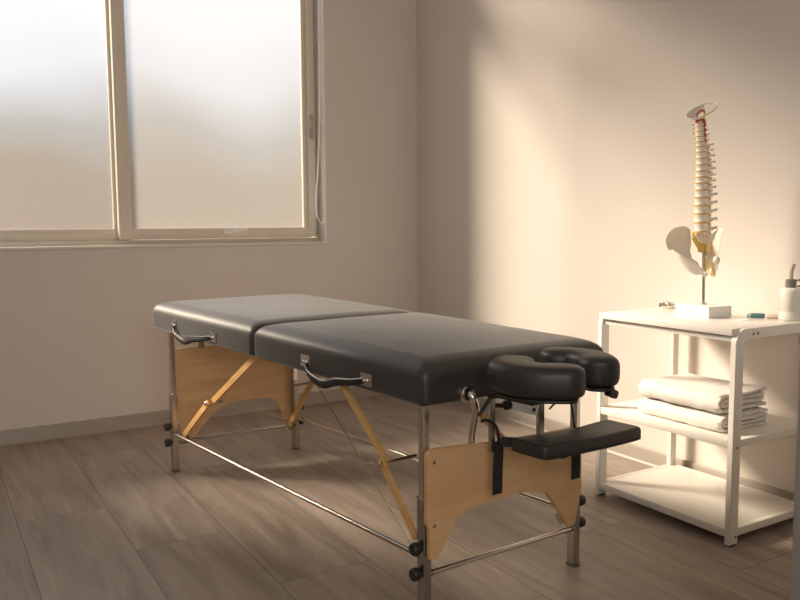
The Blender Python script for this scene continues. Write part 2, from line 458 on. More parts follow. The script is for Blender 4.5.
# legs: telescoping steel tubes, two knobs on each outer tube, foot cap
def leg(s0, l0, top, outer, ks, ldir):
    """s0,l0: middle of the leg; ks: side the knobs stand out to; ldir: length side of the inner tube offset"""
    g = bpy.data.objects.new('leg', None)
    bm = B()
    w, d = .0125, .016
    def rect(bm, w, d, z0, z1, s=0, l=0, bev=.003):
        pts = [T(s0 + s + a * w, l0 + l + b * d, z0) for a, b in ((-1, -1), (1, -1), (1, 1), (-1, 1))]
        prism(bm, pts, V((0, 0, z1 - z0)))
        bmesh.ops.bevel(bm, geom=[e for e in bm.edges if abs((e.verts[0].co - e.verts[1].co).normalized().z) > .99], offset=bev, segments=2, affect='EDGES')
    rect(bm, w, d, .006, outer)
    lo = obj('leg', bm, 'steel', table)
    bm = B(); rect(bm, w * .78, d * .80, outer - .10, top, -ks * -.0, 0); obj('upper_tube', bm, 'chrome', lo)
    bm = B(); rect(bm, w + .0015, d + .0015, 0, .008); obj('foot_cap', bm, 'foot', lo)
    for z in (.200, .131):
        bm = B()
        c = T(s0 + ks * (w), l0, z); ax = TS * ks
        prof = [(.007, 0), (.007, .006), (.0145, .007), (.0175, .011), (.0175, .023), (.0150, .027), (0, .0275)]
        lathe(bm, prof, c, ax, 16)
        obj('knob', bm, 'black', lo)
    bm = B(); rect(bm, w + .0012, d + .0012, outer - .005, outer + .002); obj('collar', bm, 'chrome', lo)
    return lo
leg(.003, -.001, padz(0) + .002, .334, -1, 1)
leg(.577, -.001, padz(0) + .002, .334, 1, 1)
leg(.002, 1.646, .604, .338, -1, 1)
leg(.580, 1.646, .604, .338, 1, 1)

# plywood end panels
def panel(pts, l, t):
    bm = B(); prism(bm, [T(s * (.953 if l < 1 else .98) + (-.002 if l < 1 else .012), l, z) for s, z in pts], TL * t, .0015); return obj('end_panel', bm, 'ply', table)
pn = panel([(-.010, .458), (.0, .468), (.02, .470), (.26, .452), (.56, .445), (.600, .438), (.602, .245), (.594, .225), (.575, .145), (.545, .142), (.505, .200), (.470, .247), (.445, .268), (.38, .284), (.32, .291), (.23, .289), (.128, .281), (.095, .272), (.026, .172), (-.002, .176), (-.004, .262), (-.014, .278)], -.034, .013)
pf = panel([(.0, .527), (.594, .520), (.597, .25), (.586, .12), (.55, .10), (.53, .165), (.505, .225), (.47, .257), (.40, .262), (.30, .262), (.235, .255), (.18, .225), (.13, .175), (.085, .128), (.045, .132), (.010, .25)], 1.665, .012)
for l, s_, p in ((-.0345, (.014, .455), pn), (-.0345, (.014, .285), pn), (1.6645, (.028, .33), pf), (-.0345, (.582, .43), pn)):
    bm = B(); lathe(bm, [(.0055, 0), (.0055, .0015), (.003, .003), (0, .003)], T(s_[0] + (-.004 if l < 1 else .014), l, s_[1] - .02), -TL, 12); obj('bolt', bm, 'steel', p)

# rails between the legs
def rail(a, b, r=.0075, end=True, m='chrome'):
    bm = B(); tube(bm, [a, b], r, 14); o = obj('rail', bm, m, table)
    if end:
        a, b = V(a), V(b); t = (b - a).normalized()
        for p, q in ((a, t), (b, -t)):
            bm = B(); tube(bm, [p, p + q * .024], r + .0022, 14); obj('rail_sleeve', bm, 'steel', o)
    return o
rail(T(.008, .001, .121), T(.562, .001, .117))
rail(T(.004, 1.646, .128), T(.570, 1.646, .120))
rail(T(-.004, .005, .174), T(-.006, 1.63, .170), .0068, m='steel')
rail(T(.574, .005, .168), T(.580, 1.63, .150), .0075)

# folding wooden braces: upper arm from the underside of the pad, lower arm to the leg foot, bolted at the joint
def brace(s, top, mid, bot, ds):
    bm = B(); bar(bm, T(s, top[0], top[1]), T(s, mid[0], mid[1]), .014, .021, (0, 0, 1)); bu = obj('brace_arm', bm, 'brace', table)
    d = V(T(0, bot[0], bot[1])) - V(T(0, mid[0], mid[1])); d.normalize()
    m0 = T(s + ds, mid[0], mid[1]) - d * .018
    bm = B(); bar(bm, m0, T(s + ds, bot[0], bot[1]), .012, .021, (0, 0, 1)); bl = obj('brace_arm', bm, 'brace', table)
    bm = B(); tube(bm, [T(s - .022, mid[0], mid[1]), T(s + .03, mid[0], mid[1])], .0045, 10)
    lathe(bm, [(.009, 0), (.009, .006), (.005, .009), (0, .009)], T(s - .022, mid[0], mid[1]), -TS, 12)
    obj('brace_bolt', bm, 'chrome', bu)
    bm = B(); bar(bm, T(s, bot[0], bot[1]) + UZ * .004, T(s, bot[0] + (-.02 if bot[0] < .8 else .02), bot[1] - .022), .022, .02); obj('foot_bracket', bm, 'steel', bl)
    return bu, bl
brace(.03, (.430, .585), (.190, .378), (.045, .205), -.0165)
brace(.545, (.66, .585), (.19, .30), (.03, .160), .0165)
brace(.04, (.958, .590), (1.350, .346), (1.615, .150), -.0165)
brace(.560, (1.245, .605), (1.440, .350), (1.63, .125), -.0165)
# cross tubes at the joints of the near and far braces, tension cables
bm = B(); tube(bm, [T(.05, .190, .378), T(.13, .190, .380)], .006, 10); obj('joint_pin', bm, 'chrome', table)
bm = B(); tube(bm, [T(.545, 1.44, .352), T(.46, 1.44, .352)], .005, 10); obj('joint_pin', bm, 'screw', table)
bm = B(); tube(bm, [T(.03, 1.350, .346), T(.085, 1.350, .348)], .005, 10); obj('joint_pin', bm, 'screw', table)
for a, b in ((T(.58, 1.62, .47), T(.012, .07, .19)), (T(.05, .190, .376), T(.30, .92, .16)), (T(.06, 1.35, .346), T(.555, 1.60, .135))):
    bm = B(); tube(bm, [a, b], .0021, 6); obj('cable', bm, 'steel', table)
for s in (.135, .450):
    bm = B(); bar(bm, T(s, 1.648, .525), T(s, 1.648, .606), .024, .018, up=(0, 1, 0), bev=.003); obj('support_post', bm, 'steel', table)
# light cleat under the far pad
bm = B(); bar(bm, T(.06, 1.58, .592), T(.06, 1.10, .592), .02, .018); obj('cleat', bm, 'dark_ply', table)
bm = B(); bar(bm, T(.03, .88, .585), T(.64, .88, .585), .02, .016); obj('cleat', bm, 'dark_ply', table)

# carrying handles on the near long side: two riveted plates, a sagging padded strap with bright piping
def TH(s, l, z): return T(s - .008, l, z)
def handle(la, lb, za, zb):
    r = bpy.data.objects.new('carry_handle', None); C.objects.link(r); r.parent = table; r.location = (0, 0, 0)
    mid = (la + lb) / 2
    for l, z in ((la, za), (lb, zb)):
        bm = B()
        pts = [TH(-.0005, l + a * .026, z + b * .019) for a, b in ((-1, -1), (1, -1), (1, 1), (-1, 1))]
        prism(bm, pts, -TS * .003, .001)
        lathe(bm, [(.0055, 0), (.005, .003), (.003, .005), (0, .0055)], TH(-.0035, l + (.008 if l > mid else -.008), z), -TS, 12)
        lathe(bm, [(.0055, 0), (.005, .003), (.003, .005), (0, .0055)], TH(-.0035, l - (.009 if l > mid else -.009), z - .002), -TS, 12)
        obj('handle_plate', bm, 'chrome', r)
    dl = lb - la
    path = smooth_path([TH(-.005, la - .010, za + .002), TH(-.010, la - .022, za - .016), TH(-.016, la - .050, za - .027), TH(-.022, la + dl * .28, za - .034), TH(-.024, la + dl * .44, (za + zb) / 2 - .033), TH(-.021, la + dl * .62, (za + zb) / 2 - .018), TH(-.016, la + dl * .85, zb - .004), TH(-.006, lb + .008, zb + .004)], 6)
    bm = B(); n = len(path); wid_ = []
    rings = []
    for i, p in enumerate(path):
        f = i / (n - 1); h = .005 + .0075 * math.sin(PI * f) ** .6; th = .003 + .003 * math.sin(PI * f)
        dn = -UZ
        rings.append([bm.verts.new(p + TS * (th * math.cos(a)) + dn * (h * (1 + math.sin(a)))) for a in [2 * PI * k / 10 for k in range(10)]])
    for a, b in zip(rings, rings[1:]):
        for k in range(10): bm.faces.new((a[k], a[(k + 1) % 10], b[(k + 1) % 10], b[k]))
    bm.faces.new(rings[0]); bm.faces.new(rings[-1][::-1])
    obj('grip', bm, 'black', r, 60)
    bm = B(); tube(bm, [p - TS * .0055 + UZ * .001 for p in path], .0021, 8); obj('piping', bm, 'chrome', r)
handle(1.584, 1.215, .642, .630)
handle(.556, .232, .626, .614)

# ------------------------------------------------------------------ face cradle plugged into the head end
cradle = thing('face_cradle', 'face cradle of two black crescent cushions at the near end of the massage table', 'face cradle', T(.3, -.18, .45))
def crescent(path, hw, z0, z1, name, m):
    """soft lobe swept along a plan path (s,l); outline rounded in plan and in section"""
    p2 = smooth_path([V((a, b, 0)) for a, b in path], 8)
    n = len(p2); bm = B(); rings = []; K = 28; H = z1 - z0
    T_, N_ = frames(p2)
    total = [0]
    for a, b in zip(p2, p2[1:]): total.append(total[-1] + (b - a).length)
    Lp = total[-1]
    def ring(c, nv, sc, off, tv):
        out = []
        for k in range(K):
            a = 2 * PI * k / K
            ca, sa = math.cos(a), math.sin(a)
            ex = math.copysign(abs(ca) ** .55, ca) * hw * sc; ez = math.copysign(abs(sa) ** .55, sa) * H / 2 * (.55 + .45 * sc)
            q = c + nv * ex + tv * off
            out.append(bm.verts.new(T(q.x, q.y, (z0 + z1) / 2 + ez)))
        return out
    E_ = 6
    for e in range(E_):
        a = PI / 2 * (1 - (e + .35) / E_); rings.append(ring(p2[0], V((T_[0].y, -T_[0].x, 0)), math.cos(a) ** .8, -hw * math.sin(a) * .9, T_[0]))
    for i in range(n):
        rings.append(ring(p2[i], V((T_[i].y, -T_[i].x, 0)), 1, 0, T_[i]))
    for e in range(E_):
        a = PI / 2 * ((e + .65) / E_); rings.append(ring(p2[-1], V((T_[-1].y, -T_[-1].x, 0)), math.cos(a) ** .8, hw * math.sin(a) * .9, T_[-1]))
    for a, b in zip(rings, rings[1:]):
        for k in range(K): bm.faces.new((a[k], a[(k + 1) % K], b[(k + 1) % K], b[k]))
    bm.faces.new(rings[0]); bm.faces.new(rings[-1][::-1])
    return bm
Lc = [(.206, -.116), (.166, -.146), (.151, -.194), (.164, -.244), (.204, -.284)]
Rc = [(.396, -.092), (.420, -.114), (.426, -.160), (.413, -.206), (.384, -.244)]
for path, hw_ in ((Lc, .0575), (Rc, .052)):
    cu = obj('cushion', crescent(path, hw_, .622, .705, 'c', None), 'leather_matte', cradle, 60)
    # stitched seam line around the shoulder of the cushion
    bm = crescent(path, hw_ + .0006, .674, .6755, 's', None); obj('seam', bm, 'leather', cu, 60)
    bm = crescent([(a, b) for a, b in path], .040, .612, .6245, 'b', None); obj('base_plate', bm, 'black', cradle, 60)
# black hinge frame under the cushions
bm = B()
bar(bm, T(.15, -.11, .610), T(.15, -.25, .610), .03, .012, bev=.003); bar(bm, T(.43, -.11, .610), T(.43, -.25, .610), .03, .012, bev=.003)
bar(bm, T(.13, -.11, .606), T(.44, -.11, .606), .03, .010, bev=.003)
bar(bm, T(.22, -.20, .610), T(.37, -.20, .610), .03, .010, bev=.003)
bar(bm, T(.395, -.262, .610), T(.43, -.262, .596), .020, .022, bev=.003)
obj('hinge_frame', bm, 'black', cradle)
# steel posts
def post(s, l, z0, z1, w=.011, m='steel'):
    bm = B(); bar(bm, T(s, l, z0), T(s, l, z1), w * 2, w * 1.7, up=(0, 1, 0), bev=.003); return obj('post', bm, m, cradle)
post(.184, -.060, .440, .596, .0085)
post(.366, -.060, .440, .596, .010)
# bent chrome outrigger from the socket in the pad
bm = B(); tube(bm, smooth_path([T(.1345, -.019, .597), T(.1345, -.0255, .597), T(.1348, -.0315, .5965), T(.138, -.0375, .590), T(.1435, -.0385, .574), T(.150, -.034, .55), T(.156, -.024, .52), T(.160, -.0125, .488), T(.1605, -.009, .46), T(.1605, -.009, .430)], 6), .0100, 14)
obj('bent_tube', bm, 'chrome', cradle)
bm = B(); lathe(bm, [(.0145, -.010), (.022, -.010), (.023, -.002), (.0205, .003), (.0145, .004), (.0145, -.010)], T(.1345, -.021, .597), -TL, 20)
lathe(bm, [(.0168, 0), (.0200, .001), (.0200, .003), (.0168, .004), (.0168, 0)], T(.1345, -.0245, .597), -TL, 16); obj('socket', bm, 'chrome', table)
bm = B(); tube(bm, smooth_path([T(.158, -.090, .606), T(.150, -.085, .590), T(.136, -.075, .562), T(.128, -.070, .548)], 5), .0055, 10); obj('release_rod', bm, 'black', cradle)
bm = B(); tube(bm, [T(.19, -.062, .566), T(.235, -.070, .560)], .006, 12)
lathe(bm, [(.0075, 0), (.0135, .003), (.0135, .016), (.010, .02), (0, .02)], T(.222, -.068, .562), TS, 12); obj('clamp_knob', bm, 'black', cradle)
bm = B(); bar(bm, T(.245, -.070, .566), T(.345, -.070, .532), .008, .032, bev=.002); cl = obj('clamp_lever', bm, 'silver', cradle)
bm = B(); lathe(bm, [(.006, 0), (.006, .003), (0, .004)], T(.325, -.074, .537), -TL, 10); obj('rivet', bm, 'black', cl)
bm = B(); lathe(bm, [(.0045, 0), (.004, .004), (0, .006)], T(.215, -.245, .600), -TL, 10); obj('rivet', bm, 'chrome', cradle)

# ------------------------------------------------------------------ arm rest slung below the cradle
arm = thing('arm_rest', 'black padded arm rest shelf slung on webbing straps below the face cradle', 'arm rest', T(.37, -.2, .46))
bm = B()
def arm_pt(u, v, w):
    s = .156 + .376 * u; l = -.150 - .125 * v
    dip = .010 * math.sin(PI * u) * (1 - v) ** 2
    return T(s, l - .006 * math.sin(PI * u) * v, .490 + w - dip * (1 if w > .01 else .3) - .0045 - .007 * u)
NU, NV = 20, 10
def cushion_grid(bm, f, H, r):
    g = {}
    us = [.5 - .5 * math.cos(PI * i / NU) for i in range(NU + 1)]; vs = [.5 - .5 * math.cos(PI * i / NV) for i in range(NV + 1)]
    ks = [(-1, .05), (-.9, .0), (-.3, 0), (.45, 0), (.8, .03), (.96, .08), (1, .14)]
    def vv(i, j, k):
        if (i, j, k) not in g:
            w, ins = ks[k]; u, v = us[i], vs[j]
            # round plan corners
            x, y = 2 * u - 1, 2 * v - 1
            rr = .12 * (abs(x) ** 8) * (abs(y) ** 8)
            x *= (1 - ins * .30 - rr * .28); y *= (1 - ins * .9 - rr * .6)
            g[(i, j, k)] = bm.verts.new(f((x + 1) / 2, (y + 1) / 2, w * H / 2))
        return g[(i, j, k)]
    nk = len(ks) - 1
    for i in range(NU):
        for j in range(NV):
            for k in (0, nk): bm.faces.new((vv(i, j, k), vv(i + 1, j, k), vv(i + 1, j + 1, k), vv(i, j + 1, k)))
    for k in range(nk):
        for i in range(NU):
            for j in (0, NV): bm.faces.new((vv(i, j, k), vv(i + 1, j, k), vv(i + 1, j, k + 1), vv(i, j, k + 1)))
        for j in range(NV):
            for i in (0, NU): bm.faces.new((vv(i, j, k), vv(i, j + 1, k), vv(i, j + 1, k + 1), vv(i, j, k + 1)))
cushion_grid(bm, arm_pt, .036, .01); obj('cushion', bm, 'leather_matte', arm, 60)
bm = B(); bar(bm, T(.205, -.21, .468), T(.475, -.21, .464), .10, .006, bev=.002); obj('board', bm, 'black', arm)
for s in (.235, .462):
    bm = B(); bar(bm, T(s, -.248, .462), T(s + .022, -.248, .462), .02, .014, bev=.003); obj('clip', bm, 'black', arm)
def strap(pts, w=.0125, th=.0012):
    bm = B(); tube(bm, smooth_path(pts, 8), 1, prof=[(-w, -th), (w, -th), (w, th), (-w, th)]); return obj('strap', bm, 'web', arm, 50)
def flat_strap(pts, w, nrm_w):
    """webbing band: pts along its length, width along nrm_w"""
    p = smooth_path(pts, 8); bm = B(); a = []; nw = V(nrm_w).normalized()
    T_, _ = frames(p)
    rings = []
    for q, t in zip(p, T_):
        n = t.cross(nw).normalized() * .0014
        rings.append([bm.verts.new(q + nw * w + n), bm.verts.new(q - nw * w + n), bm.verts.new(q - nw * w - n), bm.verts.new(q + nw * w - n)])
    for r0, r1 in zip(rings, rings[1:]):
        for k in range(4): bm.faces.new((r0[k], r0[(k + 1) % 4], r1[(k + 1) % 4], r1[k]))
    bm.faces.new(rings[0][::-1]); bm.faces.new(rings[-1])
    return obj('strap', bm, 'web', arm, 50)
flat_strap([T(.184, -.085, .474), T(.184, -.086, .44), T(.183, -.085, .40), T(.181, -.085, .329)], .0165, TS)
flat_strap([T(.486, -.085, .43), T(.486, -.085, .38), T(.488, -.083, .311)], .0175, TS)
bm = B(); tube(bm, smooth_path([T(.120, -.090, .538), T(.140, -.090, .538), T(.162, -.090, .526), T(.176, -.089, .506), T(.184, -.087, .468)], 6), .0042, 8); obj('cord', bm, 'web', arm)
bm = B(); bar(bm, T(.178, -.098, .476), T(.212, -.150, .479), .012, .026, bev=.004); obj('strap_buckle', bm, 'black', arm)
bm = B(); tube(bm, smooth_path([T(.385, -.075, .53), T(.41, -.08, .548), T(.45, -.08, .548), T(.472, -.08, .52), T(.484, -.085, .43)], 6), .0028, 8); obj('cord', bm, 'web', arm)
bm = B(); bar(bm, T(.445, -.155, .480), T(.486, -.088, .43), .012, .012, bev=.003); obj('strap_buckle', bm, 'black', arm)

# ------------------------------------------------------------------ white utility cart by the right wall
CX0, CX1, CY0, CY1, CZ = 2.185, 2.622, 1.564, 2.164, .712
cart = thing('utility_cart', 'white metal three-tier utility cart standing against the right wall', 'cart', ((CX0 + CX1) / 2, (CY0 + CY1) / 2, 0))
LW, LD = .040, .022          # leg width across x, depth along y
def end_frame(y0, y1):
    """rounded inverted-U end: two legs and a top rail in one bent bar"""
    R_, w = .048, LW
    out = [(CX0, .006)]; inn = []
    for k in range(9):
        a = PI - PI / 2 * k / 8; out.append((CX0 + R_ + R_ * math.cos(a), CZ - R_ + R_ * math.sin(a)))
    for k in range(9):
        a = PI / 2 - PI / 2 * k / 8; out.append((CX1 - R_ + R_ * math.cos(a), CZ - R_ + R_ * math.sin(a)))
    out.append((CX1, .006)); rin = .016; x0, x1, zt = CX0 + w, CX1 - w * .8, CZ - .034
    inn.append((x1, .006))
    for k in range(7):
        a = PI / 2 * k / 6; inn.append((x1 - rin + rin * math.cos(a), zt - rin + rin * math.sin(a)))
    for k in range(7):
        a = PI / 2 + PI / 2 * k / 6; inn.append((x0 + rin + rin * math.cos(a), zt - rin + rin * math.sin(a)))
    inn.append((x0, .006))
    bm = B(); prism(bm, [(x, y0, z) for x, z in out + inn], (0, y1 - y0, 0), .002)
    e = obj('end_frame', bm, 'cart', cart)
    for x in (CX0 + w / 2, CX1 - w * .4):
        bm = B(); box(bm, (x - w * .36, y0 + .002, 0), (x + w * .36, y1 - .002, .008), .001); obj('foot', bm, 'foot', e)
    yo = y0 if y0 < 1.8 else y1; dr = (0, -1, 0) if y0 < 1.8 else (0, 1, 0)
    for (x, z) in ((CX0 + .083, CZ - .018), (CX0 + .107, CZ - .018), (CX0 + .022, .328), (CX0 + .027, .030)):
        bm = B(); lathe(bm, [(.0052, 0), (.005, .0015), (.0025, .0016), (0, .0012)], (x, yo, z), dr, 12); obj('screw', bm, 'screw', e)
    return e
end_frame(CY0, CY0 + LD); end_frame(CY1 - LD, CY1)
bm = B(); box(bm, (CX0 - .004, CY0 + LD - .006, CZ - .021), (CX1 - .004, CY1 - LD + .012, CZ + .0015), .0025); obj('tabletop', bm, 'carttop', cart)
bm = B(); box(bm, (CX0 + .012, CY0 + LD, CZ - .042), (CX0 + .030, CY1 - LD, CZ - .026), .002); obj('under_rail', bm, 'cart', cart)
bm = B(); box(bm, (CX1 - .03, CY0 + LD, CZ - .042), (CX1 - .012, CY1 - LD, CZ - .026), .002); obj('under_rail', bm, 'cart', cart)
def shelf(zt, rail_h, name='shelf'):
    bm = B()
    box(bm, (CX0 + .004, CY0 + LD, zt - .006), (CX1 - .004, CY1 - LD, zt - .001), .001)
    box(bm, (CX0, CY0 + LD, zt - rail_h), (CX0 + .016, CY1 - LD, zt), .0025); box(bm, (CX1 - .016, CY0 + LD, zt - rail_h), (CX1, CY1 - LD, zt), .0025)
    box(bm, (CX0 + LW, CY0 + .003, zt - rail_h), (CX1 - LW * .8, CY0 + LD + .001, zt), .0025); box(bm, (CX0 + LW, CY1 - LD - .001, zt - rail_h), (CX1 - LW * .8, CY1 - .003, zt), .0025)
    return obj(name, bm, 'cart', cart)
shelf(.351, .026); shelf(.056, .026)

# towels
def towel(x0, x1, y0, y1, z0, h, seed, label, flare=0.):
    """a terry towel folded in four: an outer wrap with its fold at the front and inner leaves inside it"""
    random.seed(seed); bm = B()
    t = h / 4.15
    def arc(cx, cz, r, a0, a1, n): return [(cx + r * math.cos(a0 + (a1 - a0) * k / n), cz + r * math.sin(a0 + (a1 - a0) * k / n)) for k in range(n + 1)]
    half = t / 2
    paths = []
    R1 = h / 2 - half; cz = h / 2
    paths.append([(x1 - x0, half)] + [(.06 + (x1 - x0 - .06) * (1 - k / 10), half) for k in range(1, 10)] + arc(R1 + half * .8, cz, R1, -PI / 2, -PI * 1.5, 12) + [(.06 + (x1 - x0 - .06) * k / 10, h - half) for k in range(1, 11)])
    R2 = t * .53
    paths.append([(x1 - x0 - .006 - .03 * (1 - k / 10) * 0 - (x1 - x0 - .05) * k / 10, cz - R2) for k in range(0, 11)] + arc(R1 + R2 + .003, cz, R2, -PI / 2, -PI * 1.5, 8) + [(.05 + (x1 - x0 - .058) * k / 10, cz + R2) for k in range(1, 11)])
    NY = 26
    for pi_, path in enumerate(paths):
        P = [V((a, 0, b)) for a, b in path]
        Tn, _ = frames(P)
        nrm = [V((-q.z, 0, q.x)) for q in Tn]
        last = None; first = None; rings = []
        th = t * .47
        for j in range(NY + 1):
            v = j / NY; e = min(v, 1 - v) * (y1 - y0)
            thk = th * (1 if e > .012 else math.sqrt(max(.05, 1 - (1 - e / .012) ** 2)) * .5 + .5)
            y = y0 + v * (y1 - y0) + (.004 * math.sin(pi_ * 2 + seed) if j in (0, NY) else 0)
            ring = []
            for side in (1, -1):
                rng = range(len(P)) if side == 1 else range(len(P) - 1, -1, -1)
                for i in rng:
                    q = P[i] + nrm[i] * (thk * side)
                    w = .0034 * noise.noise(V((q.x * 22 + seed, y * 22, q.z * 40 + pi_ * 5))) + .0022 * noise.noise(V((q.x * 90, y * 90, q.z * 90 + seed)))
                    q = q + nrm[i] * w
                    yy = y
                    if j in (0, NY): yy += .006 * noise.noise(V((q.x * 30, seed * 3. + pi_, q.z * 60)))
                    sag = -.004 * (math.sin(PI * v)) * (q.z / h) + flare * (q.z / h) * q.x * 1.2 * (1 - v)
                    ring.append(bm.verts.new((x0 + q.x, yy, max(z0 + q.z + sag, z0 + .0004))))
            rings.append(ring)
        K = len(rings[0])
        for a, b in zip(rings, rings[1:]):
            for k in range(K): bm.faces.new((a[k], a[(k + 1) % K], b[(k + 1) % K], b[k]))
        m = K // 2
        for rg in (rings[0], rings[-1]):
            for k in range(m - 1): bm.faces.new((rg[k], rg[k + 1], rg[K - 2 - k], rg[K - 1 - k]))
    o = obj('towel', bm, 'towel', None, 70)
    return tag(o, label, 'towel', 'folded towels on the middle shelf')
towel(2.226, 2.485, 1.648, 2.000, .3515, .056, 3, 'folded white terry towel lying directly on the middle cart shelf')
towel(2.230, 2.490, 1.662, 2.004, .4115, .064, 11, 'folded white terry towel lying on top of the other towel', .02)

# ------------------------------------------------------------------ spine model on its stand
SB = V((2.419, 1.873, CZ + .0019))
spine = thing('spine_model', 'anatomical spine and pelvis model on a rod with a white block base', 'spine model', SB)
RV = V((.8562, -.5166, 0)); FV = V((.5166, .8562, 0)); PX = .00366
def SP(px, py, dep=0.):
    k = 1 + dep / 2.87          # nearer pieces of the model are laid out a little smaller
    px, py = 400 + (px - 400) * k, 300 + (py - 300) * k
    return V((SB.x, SB.y, 0)) + RV * ((px - 703.5) * PX) + FV * dep + UZ * (SB.z + .040 + (304.3 - py) * PX)
bm = B()
ca, sa = math.cos(math.radians(-8)), math.sin(math.radians(-8))
hx, hy = .053, .080
pts = [SB + V((a * hx * ca - b * hy * sa, a * hx * sa + b * hy * ca, 0)) for a, b in ((-1, -1), (1, -1), (1, 1), (-1, 1))]
prism(bm, pts, UZ * .040, .0015); obj('base', bm, 'stand', spine)
bm = B(); tube(bm, [SB + UZ * .036, SP(702, 250)], .0052, 14); lathe(bm, [(.011, 0), (.011, .006), (.0055, .008)], SB + UZ * .0395, n=16)
tube(bm, [SP(702, 252), SP(703, 236)], .004, 8)
obj('rod', bm, 'steel', spine)
# column: (px of the body's left edge, right edge, disc line below), from L5 up to the axis
disc = [233.3, 224, 215, 206.7, 198.7, 191, 184.3, 178.2, 172.3, 166, 159.6, 153.3, 148, 143, 138, 132.7, 128, 124]
ext = []
for i in range(len(disc)):
    ext.append(disc[i])
# split the upper thoracic/cervical run finely enough for 24 vertebrae
zs_ = [y + 3.2 * (233.3 - y) / 112 for y in disc + [121.0]]
AD = (RV * -.80 + FV * -.60)          # the way the column faces
LDv = V((-AD.y, AD.x, 0))             # sideways
def body_x(y):
    L_ = 694.3 if y > 205 else 694.3 + (205 - y) * .035 if y > 165 else 695.7 - (165 - y) * .035
    W_ = 14 if y > 205 else 14 - (205 - y) * .060 if y > 165 else 11.6 - (165 - y) * .105
    return L_ - 2.3 - (233 - y) * .021, W_
for i in range(18):
    yb, yt = zs_[i], zs_[i + 1]; ym = (yb + yt) / 2
    L_, W_ = body_x(ym); cx = L_ + W_ / 2
    h = (yb - yt) * PX; r = W_ / 2 * PX
    c = SP(cx, ym)
    dh = h * .17
    bm = B()
    # waisted vertebral body
    prof = [(0, -h / 2 + dh), (r * .96, -h / 2 + dh), (r, -h / 2 + dh + .001), (r * .90, -h * .1), (r * .90, h * .1), (r, h / 2 - .001), (r * .96, h / 2), (0, h / 2)]
    lathe(bm, prof, c, n=18)
    for v in bm.verts:                     # kidney plan: flatter at the back
        d = (v.co - c).dot(AD)
        if d < 0: v.co -= AD * d * .25
    back = c - AD * (r * .80)
    ln = (.026 if i < 5 else .030 if i < 13 else .020); dn = (.004 if i < 5 else .012 if i < 12 else .004)
    # arch, spinous process, transverse processes
    tube(bm, [back + LDv * r * .5, back - AD * r * .55 + LDv * r * .25, back - AD * r * .75, back - AD * r * .55 - LDv * r * .25, back - LDv * r * .5], h * .20, 6)
    tube(bm, [back - AD * r * .6, back - AD * (r * .6 + ln * .6) - UZ * dn * .5, back - AD * (r * .6 + ln) - UZ * dn], [h * .24, h * .20, h * .27], 8)
    tl = .028 if i < 5 else .024 if i < 13 else .012
    for sg in (1, -1):
        a0 = back - AD * r * .15 + LDv * sg * r * .5
        tube(bm, [a0, a0 + LDv * sg * tl * .55 - AD * .006, a0 + LDv * sg * tl - AD * .011 + UZ * .002], [h * .20, h * .15, h * .20], 7)
        tube(bm, [a0 - AD * .004 - UZ * h * .45, a0 - AD * .006 + UZ * h * .5], h * .16, 6)
    obj('vertebra', bm, 'bone', spine, 50)
    # disc below the body
    bm = B(); cd = SP(body_x(yb)[0] + body_x(yb)[1] / 2, yb)
    rd = body_x(yb)[1] / 2 * PX * 1.035
    lathe(bm, [(0, -dh * .1), (rd * .95, -dh * .1), (rd, dh * .45), (rd * .95, dh * 1.02), (0, dh * 1.02)], cd, n=18)
    for v in bm.verts:
        d = (v.co - cd).dot(AD)
        if d < 0: v.co -= AD * d * .25
    obj('disc', bm, 'disc', spine, 50)
    # nerve stubs leaving between the vertebrae
    for sg in (1, -1):
        bm = B()
        s0 = back + LDv * sg * r * .45 - UZ * h * .40
        tube(bm, smooth_path([s0, s0 + LDv * sg * .010 + AD * .003 - UZ * .003, s0 + LDv * sg * (.018 if i < 13 else .016) + AD * (.006 if i < 13 else .018) - UZ * .006], 3), .0026 if i < 13 else .0019, 6)
        obj('nerve', bm, 'nerve', spine)
def SQ(px, py, dep=0.): return SP(px - 4.8, py + 3, dep)
# vertebral artery along the neck
bm = B()
for sg in (1, -1):
    pts = [SQ(701.5, 146, 0) - AD * .004 + LDv * sg * .011]
    for k in range(8): pts.append(SQ(700.8 - .1 * k, 144 - 2.6 * k, 0) - AD * (.004 + .002 * (k % 2)) + LDv * sg * (.012 + .003 * (k % 2)))
    pts += [SQ(697, 121, 0) + LDv * sg * .02, SQ(692, 123.5, 0) + LDv * sg * .012] if sg == 1 else [SQ(696, 119, -.02), SQ(697.5, 114, -.02), SQ(701, 111.5, -.012), SQ(703.5, 113.5, -.004)]
    tube(bm, smooth_path(pts, 4), .0032, 8)
obj('artery', bm, 'artery', spine)
bm = B()
ball(bm, SQ(702.5, 121.5), .009, (1, 1, 1.3)); tube(bm, smooth_path([SQ(702.5, 121, 0), SQ(703.5, 115, 0), SQ(702.5, 110.5, 0)], 4), .0042, 8)
obj('brain_stem', bm, 'nerve', spine)
